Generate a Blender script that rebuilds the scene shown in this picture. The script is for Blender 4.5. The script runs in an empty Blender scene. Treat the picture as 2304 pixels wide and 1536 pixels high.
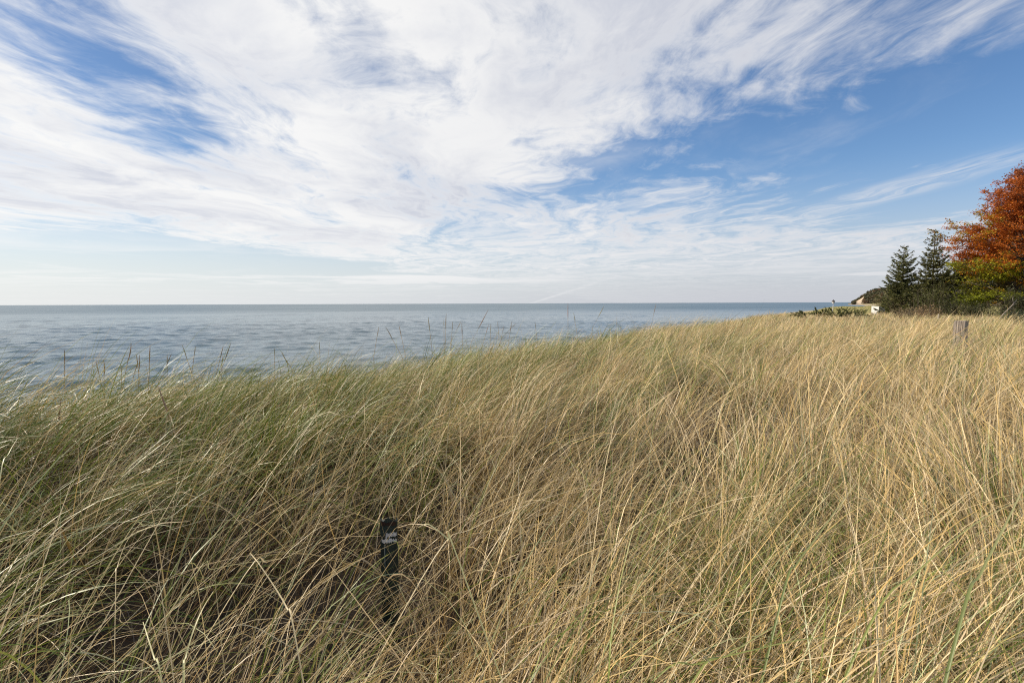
import bpy, math, random
import numpy as np
from mathutils import Matrix, Vector

# ------------------------------------------------------------------ camera, sky, sun, exposure
S = bpy.context.scene
COL = S.collection
R = math.radians
F = 1152.0                      # focal length in photograph pixels (18 mm on a 36 mm wide frame)
EYE = 1.55
PITCH, ROLL = R(4.25), R(-0.20)
CAMM = Matrix.Translation((0, 0, EYE)) @ Matrix.Rotation(math.pi / 2 - PITCH, 4, 'X') @ Matrix.Rotation(ROLL, 4, 'Z')
cam = bpy.data.cameras.new('camera')
cam.sensor_width = 36.0
cam.lens = 18.0
cam.clip_start = 0.03
cam.clip_end = 60000
camo = bpy.data.objects.new('camera', cam)
COL.objects.link(camo)
camo.matrix_world = CAMM
S.camera = camo

SUN_AZ, SUN_EL = R(-72), R(31)   # azimuth from straight ahead (+Y), negative = to the left
sun_dir = Vector((math.sin(SUN_AZ) * math.cos(SUN_EL), math.cos(SUN_AZ) * math.cos(SUN_EL), math.sin(SUN_EL)))
sl = bpy.data.lights.new('sun', 'SUN')
sl.energy = 5.0
sl.angle = R(0.7)
sl.color = (1.0, 0.88, 0.71)
so = bpy.data.objects.new('sun', sl)
COL.objects.link(so)
so.rotation_euler = sun_dir.to_track_quat('Z', 'Y').to_euler()

S.view_settings.view_transform = 'Standard'
S.view_settings.look = 'None'
S.view_settings.gamma = 1.0
S.view_settings.use_curve_mapping = False
S.view_settings.exposure = 0.0
S.render.engine = 'CYCLES'
S.cycles.use_denoising = False
S.cycles.filter_width = 1.15
S.cycles.max_bounces = 6
S.cycles.diffuse_bounces = 1
S.cycles.glossy_bounces = 3
S.cycles.transmission_bounces = 4
S.cycles.sample_clamp_indirect = 6.0
S.render.film_transparent = False


class X:
    """small expression builder on a node tree's float sockets"""
    nt = None

    def __init__(self, s):
        self.s = s

    @staticmethod
    def m(op, *a):
        n = X.nt.nodes.new('ShaderNodeMath')
        n.operation = op
        for i, v in enumerate(a):
            if isinstance(v, X):
                X.nt.links.new(v.s, n.inputs[i])
            else:
                n.inputs[i].default_value = v
        return X(n.outputs[0])

    def __add__(s, o): return X.m('ADD', s, o)
    __radd__ = __add__
    def __sub__(s, o): return X.m('SUBTRACT', s, o)
    def __rsub__(s, o): return X.m('SUBTRACT', o, s)
    def __mul__(s, o): return X.m('MULTIPLY', s, o)
    __rmul__ = __mul__
    def __truediv__(s, o): return X.m('DIVIDE', s, o)
    def abs(s): return X.m('ABSOLUTE', s)
    def max(s, o): return X.m('MAXIMUM', s, o)
    def min(s, o): return X.m('MINIMUM', s, o)

    def step(s, a, b, lo=0.0, hi=1.0):
        n = X.nt.nodes.new('ShaderNodeMapRange')
        n.interpolation_type = 'SMOOTHSTEP'
        X.nt.links.new(s.s, n.inputs['Value'])
        n.inputs['From Min'].default_value = a
        n.inputs['From Max'].default_value = b
        n.inputs['To Min'].default_value = lo
        n.inputs['To Max'].default_value = hi
        return X(n.outputs['Result'])

    @staticmethod
    def vec(x, y, z=0.0):
        n = X.nt.nodes.new('ShaderNodeCombineXYZ')
        for i, v in enumerate((x, y, z)):
            if isinstance(v, X):
                X.nt.links.new(v.s, n.inputs[i])
            else:
                n.inputs[i].default_value = v
        return n.outputs[0]

    @staticmethod
    def noise(v, scale=1.0, detail=6.0, rough=0.55, dist=0.0, dim='3D'):
        n = X.nt.nodes.new('ShaderNodeTexNoise')
        n.noise_dimensions = dim
        if v is not None:
            X.nt.links.new(v, n.inputs['Vector'])
        n.inputs['Scale'].default_value = scale
        n.inputs['Detail'].default_value = detail
        n.inputs['Roughness'].default_value = rough
        n.inputs['Distortion'].default_value = dist
        return X(n.outputs['Fac'])

    @staticmethod
    def mix(f, a, b):
        n = X.nt.nodes.new('ShaderNodeMix')
        n.data_type = 'RGBA'
        n.clamp_factor = True
        if isinstance(f, X):
            X.nt.links.new(f.s, n.inputs[0])
        else:
            n.inputs[0].default_value = f
        for i, v in ((6, a), (7, b)):
            if isinstance(v, tuple):
                n.inputs[i].default_value = (*v, 1.0)
            else:
                X.nt.links.new(v, n.inputs[i])
        return n.outputs[2]


def build_sky():
    w = bpy.data.worlds.new('World')
    S.world = w
    w.use_nodes = True
    nt = w.node_tree
    X.nt = nt
    for n in list(nt.nodes):
        nt.nodes.remove(n)
    out = nt.nodes.new('ShaderNodeOutputWorld')
    bg = nt.nodes.new('ShaderNodeBackground')
    bg.inputs['Strength'].default_value = 0.10
    sky = nt.nodes.new('ShaderNodeTexSky')
    sky.sky_type = 'NISHITA'
    sky.sun_disc = False
    sky.sun_elevation = SUN_EL
    sky.sun_rotation = SUN_AZ
    sky.altitude = 200
    sky.air_density = 1.0
    sky.dust_density = 0.25
    sky.ozone_density = 1.0
    tc = nt.nodes.new('ShaderNodeTexCoord')
    sep = nt.nodes.new('ShaderNodeSeparateXYZ')
    nt.links.new(tc.outputs['Generated'], sep.inputs[0])
    dx, dy, dz = (X(sep.outputs[i]) for i in range(3))
    zc = dz.max(0.0) + 0.012
    u = dx / zc
    v = dy / zc
    # domain warp so that no edge is straight
    w1 = X.noise(X.vec(u * 0.55, v * 0.40, 3.1), 1.0, 4, 0.5) - 0.5
    w2 = X.noise(X.vec(u * 0.55, v * 0.40, 9.7), 1.0, 4, 0.5) - 0.5
    uu = u + w1 * (0.8 + v * 0.24)
    vv = v + w2 * (0.9 + v * 0.34)
    # cloud streets run along +Y, so the noise is drawn out in v
    streak = X.noise(X.vec(uu * 2.0, vv * 0.5, 1.3), 1.0, 9, 0.60, 0.35)
    puff = X.noise(X.vec(uu * 1.6, vv * 1.15, 5.0), 1.0, 10, 0.62, 0.2)
    fine = X.noise(X.vec(uu * 6.0, vv * 3.6, 2.0), 1.0, 8, 0.64, 0.4)
    fibre = X.noise(X.vec(uu * 9.0, vv * 1.3, 6.0), 1.0, 6, 0.62, 0.5)
    n = streak * 0.31 + puff * 0.36 + fine * 0.23 + fibre * 0.10           # about 0.5 +- 0.15
    # the sheet of cloud and its clear lanes (cloud-plane coordinates)
    e = 2.20 - v * 0.41
    d_right = (e - u).max(((vv - 4.45) * 0.42 - uu * 0.16).min(0.42))
    d_left = X.m('MAXIMUM', (6.5 - vv) * 0.5, (uu + 4.3) * 0.8 - (vv - 6.9) * 0.22)
    cov = d_right.min(d_left).min(1.0)
    cov = cov.max(-1.0)
    lane1 = (u + 1.02 + v * 0.27).abs().step(0.06, 0.55, 1.0, 0.0) * v.step(2.9, 3.6, 1.0, 0.0)
    lane2 = (u + 0.62).abs().step(0.03, 0.30, 1.0, 0.0) * v.step(2.4, 3.2, 1.0, 0.0)
    far = dz.step(0.0, 0.11)
    dens = 0.37 + cov * 0.50 - v.step(-0.6, 1.2, 0.34, 0.0) - lane1 * 0.54 - lane2 * 0.22 + (n - 0.5) * 3.6  # cover thinned overhead and behind, out of view, to cut the fill light
    alpha = dens.step(0.12, 0.95) * far.step(0.05, 0.9, 0.30, 1.0)
    # thin veils and streaks over the clear parts
    veil = X.noise(X.vec(uu * 0.55 + v * 0.10, vv * 0.22 - u * 0.05, 7.7), 1.0, 8, 0.6, 0.5).step(0.50, 0.80)
    hs = X.noise(X.vec(uu * 0.13, vv * 0.26, 4.4), 1.0, 7, 0.58, 0.3).step(0.47, 0.66) * dz.step(0.015, 0.05) * dz.step(0.05, 0.13, 1.0, 0.0)
    street = (u + w1 * 0.7 - 3.2).abs().step(0.03, 0.42, 1.0, 0.0) * v.step(2.9, 3.8) * (fibre * 0.6 + streak * 0.5).step(0.40, 0.68)
    alpha = alpha.max(street * 0.7).max(veil * 0.50).max(hs * 0.85).min(0.97)
    # light on the cloud: brighter towards the sun, greyer where thick
    cs = dx * sun_dir.x + dy * sun_dir.y + dz * sun_dir.z
    glow = cs.step(-0.3, 1.0)
    thick = X.noise(X.vec(uu * 0.9, vv * 0.5, 12.0), 1.0, 8, 0.58, 0.3)
    shade = thick.step(0.38, 0.60) * dens.step(0.5, 1.1) * dz.step(0.05, 0.18)
    lit = X.mix(glow, (7.8, 7.85, 8.1), (9.8, 9.75, 9.6))
    dim = X.mix(glow, (5.1, 5.4, 6.3), (6.8, 7.05, 7.8))
    cc = X.mix(shade, lit, dim)
    hsv = nt.nodes.new('ShaderNodeHueSaturation')
    hsv.inputs['Saturation'].default_value = 1.19
    nt.links.new(glow.step(0.2, 0.95, 1.20, 0.84).s, hsv.inputs['Value'])
    nt.links.new(sky.outputs[0], hsv.inputs['Color'])
    wb = nt.nodes.new('ShaderNodeMix')            # the camera's white balance
    wb.data_type = 'RGBA'
    wb.blend_type = 'MULTIPLY'
    wb.inputs[0].default_value = 1.0
    nt.links.new(hsv.outputs[0], wb.inputs[6])
    wb.inputs[7].default_value = (0.95, 1.0, 1.12, 1)
    hz = X.mix(glow, (5.0, 5.3, 6.2), (8.2, 8.6, 8.9))
    air = X.mix(dz.step(-0.02, 0.24, 0.92, 0.0), wb.outputs[2], hz)
    nt.links.new(X.mix(alpha, air, cc), bg.inputs['Color'])
    nt.links.new(bg.outputs[0], out.inputs[0])


build_sky()

# ------------------------------------------------------------------ helpers
rng = np.random.default_rng(7)
random.seed(7)


def ray(px, py):
    d = CAMM.to_3x3() @ Vector(((px - 1152) / F, (768 - py) / F, -1.0))
    return d


def at(px, py, depth):
    """point at forward distance depth (metres along +Y) in the direction of a photograph pixel"""
    d = ray(px, py)
    return Vector((0, 0, EYE)) + d * (depth / d.y)


def link(o, parent=None):
    COL.objects.link(o)
    if parent is not None:
        o.parent = parent
    return o


def tag(o, label=None, cat=None, group=None, kind=None):
    for k, v in (('label', label), ('category', cat), ('group', group), ('kind', kind)):
        if v:
            o[k] = v
    return o


def empty(name, loc, label, cat, group=None, rz=0.0):
    o = bpy.data.objects.new(name, None)
    o.location = loc
    o.rotation_euler.z = rz
    o.empty_display_size = 0.2
    COL.objects.link(o)
    return tag(o, label, cat, group)


def mesh_np(name, V, Fq, mat, col=None, parent=None, smooth=False):
    """V (n,3) float, Fq (m,k) int faces of one size, col (n,3)"""
    V = np.ascontiguousarray(V, dtype=np.float32)
    Fq = np.ascontiguousarray(Fq, dtype=np.int32)
    me = bpy.data.meshes.new(name)
    k = Fq.shape[1]
    me.vertices.add(len(V))
    me.vertices.foreach_set('co', V.ravel())
    me.loops.add(Fq.size)
    me.loops.foreach_set('vertex_index', Fq.ravel())
    me.polygons.add(len(Fq))
    me.polygons.foreach_set('loop_start', np.arange(0, Fq.size, k, dtype=np.int32))
    if col is not None:
        a = me.attributes.new('Col', 'FLOAT_COLOR', 'POINT')
        c = np.ones((len(V), 4), dtype=np.float32)
        c[:, :3] = col
        a.data.foreach_set('color', c.ravel())
    me.update(calc_edges=True)
    me.polygons.foreach_set('use_smooth', np.full(len(Fq), smooth, dtype=bool))
    me.materials.append(mat)
    return link(bpy.data.objects.new(name, me), parent)


class MB:
    """collects shapes of one part, vertices in the parent's frame"""

    def __init__(self):
        self.v, self.f, self.c = [], [], []

    def add(self, vs, fs, c=(1, 1, 1)):
        b = len(self.v)
        self.v += [tuple(p) for p in vs]
        self.c += [c] * len(vs)
        self.f += [tuple(i + b for i in q) for q in fs]

    def tube(self, pts, rad, n=8, c=(1, 1, 1), cap=True):
        pts = [Vector(p) for p in pts]
        b = len(self.v)
        for i, p in enumerate(pts):
            t = (pts[min(i + 1, len(pts) - 1)] - pts[max(i - 1, 0)]).normalized()
            a = t.orthogonal().normalized() if abs(t.z) > 0.95 else t.cross(Vector((0, 0, 1))).normalized()
            bb = t.cross(a)
            r = rad[i]
            for k in range(n):
                q = p + (a * math.cos(2 * math.pi * k / n) + bb * math.sin(2 * math.pi * k / n)) * r
                self.v.append(tuple(q))
                self.c.append(c)
        for i in range(len(pts) - 1):
            for k in range(n):
                k2 = (k + 1) % n
                self.f.append((b + i * n + k, b + i * n + k2, b + (i + 1) * n + k2, b + (i + 1) * n + k))
        if cap:
            self.f.append(tuple(b + k for k in range(n))[::-1])
            self.f.append(tuple(b + (len(pts) - 1) * n + k for k in range(n)))

    def box(self, lo, hi, c=(1, 1, 1)):
        x0, y0, z0 = lo
        x1, y1, z1 = hi
        self.add([(x0, y0, z0), (x1, y0, z0), (x1, y1, z0), (x0, y1, z0), (x0, y0, z1), (x1, y0, z1), (x1, y1, z1), (x0, y1, z1)],
                 [(0, 3, 2, 1), (4, 5, 6, 7), (0, 1, 5, 4), (1, 2, 6, 5), (2, 3, 7, 6), (3, 0, 4, 7)], c)

    def build(self, name, mat, parent=None, smooth=False, bevel=0.0):
        me = bpy.data.meshes.new(name)
        me.from_pydata(self.v, [], self.f)
        a = me.attributes.new('Col', 'FLOAT_COLOR', 'POINT')
        c = np.ones((len(self.v), 4), dtype=np.float32)
        c[:, :3] = np.array(self.c)
        a.data.foreach_set('color', c.ravel())
        if smooth:
            me.polygons.foreach_set('use_smooth', np.ones(len(me.polygons), dtype=bool))
        me.materials.append(mat)
        o = link(bpy.data.objects.new(name, me), parent)
        if bevel:
            m = o.modifiers.new('bevel', 'BEVEL')
            m.width = bevel
            m.segments = 2
        return o


# smooth 2-D value noise in numpy (0..1)
_tab = rng.random((256, 256))


def vnoise(x, y, s=1.0, o=0.0):
    x = np.asarray(x) / s + o * 17.3 + 1000
    y = np.asarray(y) / s + o * 9.1 + 1000
    xi = np.floor(x).astype(int)
    yi = np.floor(y).astype(int)
    fx = x - xi
    fy = y - yi
    fx = fx * fx * (3 - 2 * fx)
    fy = fy * fy * (3 - 2 * fy)
    g = lambda i, j: _tab[i % 256, j % 256]
    return (g(xi, yi) * (1 - fx) + g(xi + 1, yi) * fx) * (1 - fy) + (g(xi, yi + 1) * (1 - fx) + g(xi + 1, yi + 1) * fx) * fy


def fbm(x, y, s, o=0.0, n=3):
    r, a, t = 0, 1.0, 0
    for i in range(n):
        r = r + a * vnoise(x, y, s / 2 ** i, o + i * 3.7)
        t += a
        a *= 0.5
    return r / t


def sstep(x, a, b):
    t = np.clip((np.asarray(x, dtype=float) - a) / (b - a), 0, 1)
    return t * t * (3 - 2 * t)


# ------------------------------------------------------------------ materials
def mat_new(name):
    m = bpy.data.materials.new(name)
    m.use_nodes = True
    nt = m.node_tree
    X.nt = nt
    b = nt.nodes['Principled BSDF']
    return m, nt, b


def col_attr(nt):
    n = nt.nodes.new('ShaderNodeAttribute')
    n.attribute_name = 'Col'
    return n.outputs['Color']


def obj_co(nt):
    return nt.nodes.new('ShaderNodeTexCoord').outputs['Object']


def bump(nt, b, h, dist, strength=1.0):
    n = nt.nodes.new('ShaderNodeBump')
    n.inputs['Distance'].default_value = dist
    n.inputs['Strength'].default_value = strength
    nt.links.new(h.s, n.inputs['Height'])
    nt.links.new(n.outputs[0], b.inputs['Normal'])
    return n


def mat_leaf(name, trans=0.35, rough=0.5, spec=0.4):
    """thin leaf: colour from the blade itself, some light passes through"""
    m, nt, b = mat_new(name)
    c = col_attr(nt)
    nt.links.new(c, b.inputs['Base Color'])
    b.inputs['Roughness'].default_value = rough
    b.inputs['Specular IOR Level'].default_value = spec
    t = nt.nodes.new('ShaderNodeBsdfTranslucent')
    nt.links.new(c, t.inputs['Color'])
    mx = nt.nodes.new('ShaderNodeMixShader')
    mx.inputs[0].default_value = trans
    nt.links.new(b.outputs[0], mx.inputs[1])
    nt.links.new(t.outputs[0], mx.inputs[2])
    nt.links.new(mx.outputs[0], nt.nodes['Material Output'].inputs[0])
    return m


def mat_plain(name, col, col2=None, scale=8.0, rough=0.7, bmp=0.0, stretch=(1, 1, 1), spec=0.3, detail=6):
    m, nt, b = mat_new(name)
    b.inputs['Roughness'].default_value = rough
    b.inputs['Specular IOR Level'].default_value = spec
    mp = nt.nodes.new('ShaderNodeMapping')
    mp.inputs['Scale'].default_value = stretch
    nt.links.new(obj_co(nt), mp.inputs[0])
    n = X.noise(mp.outputs[0], scale, detail, 0.6)
    nt.links.new(X.mix(n.step(0.3, 0.7), col, col2 or col), b.inputs['Base Color'])
    if bmp:
        bump(nt, b, n, bmp)
    return m


M = {}
M['grass'] = mat_leaf('grass_blade', 0.23, 0.43, 0.45)
M['leaf'] = mat_leaf('leaf', 0.35, 0.5, 0.35)
M['needle'] = mat_leaf('needle', 0.30, 0.55, 0.3)
M['bark'] = mat_plain('bark', (0.09, 0.07, 0.055), (0.16, 0.13, 0.10), 14, 0.9, 0.02, (1, 1, 0.25))
M['old_wood'] = mat_plain('weathered_wood', (0.44, 0.37, 0.30), (0.22, 0.18, 0.15), 30, 0.85, 0.006, (1, 1, 0.12))
M['pale_wood'] = mat_plain('pale_wood', (0.62, 0.54, 0.42), (0.48, 0.40, 0.30), 20, 0.8, 0.002, (1, 1, 0.2))
M['white_paint'] = mat_plain('white_paint', (0.80, 0.79, 0.76), (0.66, 0.65, 0.62), 9, 0.55)
M['roof_dark'] = mat_plain('dark_shingle', (0.06, 0.05, 0.05), (0.10, 0.085, 0.08), 20, 0.8)
M['post_green'] = mat_plain('dark_green_plastic', (0.012, 0.020, 0.018), (0.032, 0.048, 0.042), 25, 0.5, 0.001, (1, 1, 0.3))
M['post_rust'] = mat_plain('rusty_edge', (0.05, 0.022, 0.012), (0.02, 0.012, 0.010), 60, 0.8, 0.002)
M['tape'] = mat_plain('torn_tape', (0.68, 0.67, 0.64), (0.45, 0.44, 0.42), 60, 0.6)
M['seed'] = mat_leaf('seed_head', 0.12, 0.7, 0.2)


# ------------------------------------------------------------------ terrain
LAKE = EYE - 4.5
SH = 1.193        # length of the shore direction (0.65, 1)


def sl_coords(x, y):
    return (-x + 0.65 * y) / SH, (0.65 * x + y) / SH


def shore(l):
    return np.interp(l, [-3000, 250, 420, 700, 860, 1000, 1100, 1200, 3000, 12000], [22, 22, 8, -20, -22, -14, -6, -60, -900, -5000])


def ground_h(x, y):
    x = np.asarray(x, dtype=float)
    y = np.asarray(y, dtype=float)
    s, l = sl_coords(x, y)
    wob = (fbm(x, y, 9.0, 2.0) - 0.5)
    d = shore(l) - s + wob * 2.0 * sstep(np.hypot(x, y), 6, 30)
    top = np.interp(l, [-400, 30, 60, 110, 400, 900], [0.33, 0.33, 0.1, -0.75, -1.0, -0.9])
    h = np.interp(d, [-400, -60, -5, 0, 5, 9, 12.0, 16.0, 17.5, 22, 4000], [-9, -4, -0.5, 0, 0.35, 0.6, 1.4, 1.0 * 3.0, 3.28, 3.28, 3.28])
    h = LAKE + h * (top - LAKE) / 3.28
    # low hollow where the photographer stands, small hummocks, land rising behind the trees
    r = np.hypot(x - 0.3, y - 1.6)
    h = h - 0.33 * np.exp(-(r / 3.2) ** 2) * sstep(d, 12, 18)
    h = h + (fbm(x, y, 2.3, 5.0) - 0.5) * 0.22 * sstep(d, 10, 17)
    h = h + 0.11 * np.exp(-((s - 4.2) / 1.6) ** 2) * (1 - sstep(l, 5, 14)) * (d > 12)
    h = h + 0.27 * np.exp(-((s - 4.0) / 1.8) ** 2) * (1 - sstep(l, 0.5, 4.0)) * (d > 12)
    h = h + 9.0 * sstep(d, 60, 500)
    return h


def build_ground():
    rr = np.concatenate([[0.0], np.geomspace(0.02, 90, 170), np.geomspace(93, 14000, 70)])
    na = 300
    aa = np.linspace(0, 2 * np.pi, na, endpoint=False)
    Rr, Aa = np.meshgrid(rr[1:], aa, indexing='ij')
    x = (Rr * np.cos(Aa)).ravel()
    y = (Rr * np.sin(Aa)).ravel()
    V = np.stack([x, y, ground_h(x, y)], 1)
    nr = len(rr) - 1
    i, j = np.meshgrid(np.arange(nr - 1), np.arange(na), indexing='ij')
    j2 = (j + 1) % na
    Fq = np.stack([i * na + j, (i + 1) * na + j, (i + 1) * na + j2, i * na + j2], -1).reshape(-1, 4)
    s, l = sl_coords(V[:, 0], V[:, 1])
    d = shore(l) - s
    green = sstep(d, 11, 15)
    colr = np.stack([green, sstep(l, 45, 100), green * 0], 1)
    m, nt, b = mat_new('dune_sand')
    at_ = nt.nodes.new('ShaderNodeSeparateColor')
    nt.links.new(col_attr(nt), at_.inputs[0])
    co = obj_co(nt)
    n1 = X.noise(co, 0.9, 8, 0.6)
    n2 = X.noise(co, 14.0, 6, 0.6)
    n3 = X.noise(co, 70.0, 4, 0.7, 1.5)
    sand = X.mix(n1.step(0.3, 0.7), (0.52, 0.42, 0.29), (0.42, 0.33, 0.22))
    litter = X.mix(n2.step(0.35, 0.65), (0.030, 0.022, 0.017), (0.075, 0.055, 0.038))
    litter = X.mix(n3.step(0.55, 0.75) * 0.7, litter, (0.30, 0.22, 0.13))
    litter = X.mix(X(at_.outputs[1]), litter, (0.27, 0.23, 0.075))
    nt.links.new(X.mix(X(at_.outputs[0]) * n1.step(0.15, 0.45, 0.6, 1.0), sand, litter), b.inputs['Base Color'])
    b.inputs['Roughness'].default_value = 0.9
    b.inputs['Specular IOR Level'].default_value = 0.2
    bump(nt, b, n2, 0.02)
    o = mesh_np('ground', V, Fq, m, colr, smooth=True)
    tag(o, 'sandy dune ground sloping down to the beach under the grass', kind='structure')


def build_lake():
    az = np.concatenate([np.linspace(R(-110), R(-62), 40, endpoint=False), np.linspace(R(-62), R(46), 420)])
    rr = np.concatenate([np.linspace(14, 130, 430), np.geomspace(131, 900, 150), np.geomspace(930, 30000, 40)])
    Rr, Az = np.meshgrid(rr, az, indexing='ij')
    x = Rr * np.sin(Az)
    y = Rr * np.cos(Az)
    s, l = sl_coords(x, y)
    z = np.full_like(x, LAKE)
    g = np.random.default_rng(3)
    fade = 1 - sstep(Rr, 90, 420)
    # swell rolling in along the shore, in broken groups
    grp = sstep(fbm(l / 2.2, s, 16, 1.0, 2), 0.42, 0.72)
    ph = 2 * np.pi * (s + 3.0 * fbm(x, y, 40, 4.0, 2)) / 9.5
    z += 0.13 * grp * (1 - sstep(Rr, 160, 700)) * (np.exp(1.4 * np.sin(ph)) / 2.2 - 0.6)
    for k in range(34):
        wl = g.uniform(0.8, 5.0)
        th = g.normal(0, 0.75)
        kx = (-math.cos(th) - 0.65 * math.sin(th)) / SH
        ky = (0.65 * math.cos(th) - math.sin(th)) / SH
        z += 0.0056 * wl ** 0.8 * fade * np.sin(2 * np.pi * (kx * x + ky * y) / wl + g.uniform(0, 6.28))
    V = np.stack([x, y, z], -1).reshape(-1, 3)
    nr, na = len(rr), len(az)
    i, j = np.meshgrid(np.arange(nr - 1), np.arange(na - 1), indexing='ij')
    Fq = np.stack([i * na + j, i * na + j + 1, (i + 1) * na + j + 1, (i + 1) * na + j], -1).reshape(-1, 4)
    m, nt, b = mat_new('lake_water')
    b.inputs['Base Color'].default_value = (0.045, 0.10, 0.13, 1)
    b.inputs['IOR'].default_value = 1.333
    b.inputs['Specular IOR Level'].default_value = 0.5
    co = obj_co(nt)
    mp = nt.nodes.new('ShaderNodeMapping')
    mp.inputs['Rotation'].default_value = (0, 0, math.atan2(0.65, 1.0))
    nt.links.new(co, mp.inputs[0])
    mp2 = nt.nodes.new('ShaderNodeMapping')
    mp2.inputs['Scale'].default_value = (1.0, 0.5, 1.0)
    nt.links.new(mp.outputs[0], mp2.inputs[0])
    a1 = X.noise(mp2.outputs[0], 0.32, 8, 0.62, 0.3)
    a2 = X.noise(mp2.outputs[0], 2.2, 5, 0.6, 0.2)
    a3 = X.noise(mp2.outputs[0], 0.035, 5, 0.6, 0.3)
    sx = nt.nodes.new('ShaderNodeSeparateXYZ')
    nt.links.new(co, sx.inputs[0])
    off = X(sx.outputs[1]) * 0.545 - X(sx.outputs[0]) * 0.838          # metres offshore
    wb_ = X.noise(mp2.outputs[0], 0.012, 4, 0.6, 0.4)
    off = off.max(X(sx.outputs[1]) * 1.1)
    nt.links.new((off.step(50.0, 500.0, 0.10, 0.31) + (wb_ - 0.5) * 0.25).max(0.06).s, b.inputs['Roughness'])
    bump(nt, b, a1 * 0.42 + a2 * 0.10 + a3 * 1.2, 1.0, 0.5)
    o = mesh_np('lake', V, Fq, m, smooth=True)
    tag(o, 'wide rippled blue grey lake reaching the horizon', kind='structure')


build_ground()
build_lake()


# ------------------------------------------------------------------ dune grass
def ribbons(P, L, W, az, phi0, phi1, daz, pw, seg, twist, c0, c1, tipc, taper=0.7):
    """curved blades: P (n,3) roots, lean phi0 -> phi1 from the vertical towards azimuth az (from +X)"""
    n = len(P)
    t = np.linspace(0, 1, seg + 1)
    tm = (t[1:] + t[:-1]) / 2
    ph = phi0[:, None] + (phi1 - phi0)[:, None] * tm[None, :] ** pw[:, None]
    a = az[:, None] + daz[:, None] * tm[None, :]
    D = np.stack([np.sin(ph) * np.cos(a), np.sin(ph) * np.sin(a), np.cos(ph)], -1)
    pos = np.concatenate([np.zeros((n, 1, 3)), np.cumsum(D * (L / seg)[:, None, None], 1)], 1) + P[:, None, :]
    Dn = np.concatenate([D, D[:, -1:]], 1)
    an = np.concatenate([a, a[:, -1:]], 1)
    H = np.stack([-np.sin(an), np.cos(an), np.zeros_like(an)], -1)
    N = np.cross(Dn, H)
    tw = twist[:, None] * (0.4 + 0.6 * t[None, :])
    side = H * np.cos(tw)[..., None] + N * np.sin(tw)[..., None]
    w = W[:, None] * (0.7 + 0.3 * np.minimum(t * 4, 1)) * np.maximum(1 - t, 0.0) ** taper * 0.5 + 0.0002
    V = np.stack([pos - side * w[..., None], pos + side * w[..., None]], 2).reshape(-1, 3)
    b = np.arange(n)[:, None] * (2 * (seg + 1)) + 2 * np.arange(seg)[None, :]
    Fq = np.stack([b, b + 1, b + 3, b + 2], -1).reshape(-1, 4)
    tt = t[None, :, None]
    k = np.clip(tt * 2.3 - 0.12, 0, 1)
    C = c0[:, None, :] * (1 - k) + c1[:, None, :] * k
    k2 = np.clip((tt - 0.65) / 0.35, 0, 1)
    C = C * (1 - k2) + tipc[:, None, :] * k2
    C = np.repeat(C, 2, axis=1).reshape(-1, 3)
    return V, Fq, C


STRAW = np.array([[0.65, 0.495, 0.24], [0.51, 0.365, 0.155], [0.76, 0.62, 0.37], [0.38, 0.27, 0.13], [0.61, 0.475, 0.29], [0.62, 0.435, 0.17]])
GREEN = np.array([[0.17, 0.215, 0.036], [0.10, 0.145, 0.024], [0.235, 0.265, 0.06], [0.42, 0.45, 0.23], [0.155, 0.20, 0.024]])
THATCH = np.array([[0.21, 0.125, 0.05], [0.16, 0.085, 0.035], [0.27, 0.18, 0.085], [0.26, 0.115, 0.03], [0.15, 0.12, 0.09]])


def pick(pal, n):
    c = pal[rng.integers(0, len(pal), n)]
    return c * rng.uniform(0.78, 1.18, (n, 1))


def greenness(x, y):
    """how much of the stand is still green: more on the lake side and left, dry on the right"""
    s, l = sl_coords(x, y)
    g = 0.14 + 0.55 * sstep(s, 0.6, 5.0) * (1 - sstep(l, 4, 16)) + 0.55 * sstep(-x, 0.0, 2.4) + 0.6 * sstep(x, 0.8, 1.5) * (1 - sstep(y, 1.5, 2.7))
    g += (fbm(x, y, 1.6, 8.0) - 0.5) * 0.8 + 0.18 * sstep(s, 1.5, 4.5)
    g += 0.45 * sstep(fbm(x, y, 0.8, 4.0, 2), 0.62, 0.75)
    return np.clip(g, 0.03, 0.88)


def wind(x, y):
    """azimuth (from +X) to which the stand leans: from the lake, to the right"""
    return R(16) + (fbm(x, y, 3.0, 1.0) - 0.5) * 1.5 + (fbm(x, y, 0.9, 6.0, 2) - 0.5) * 1.3


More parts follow.
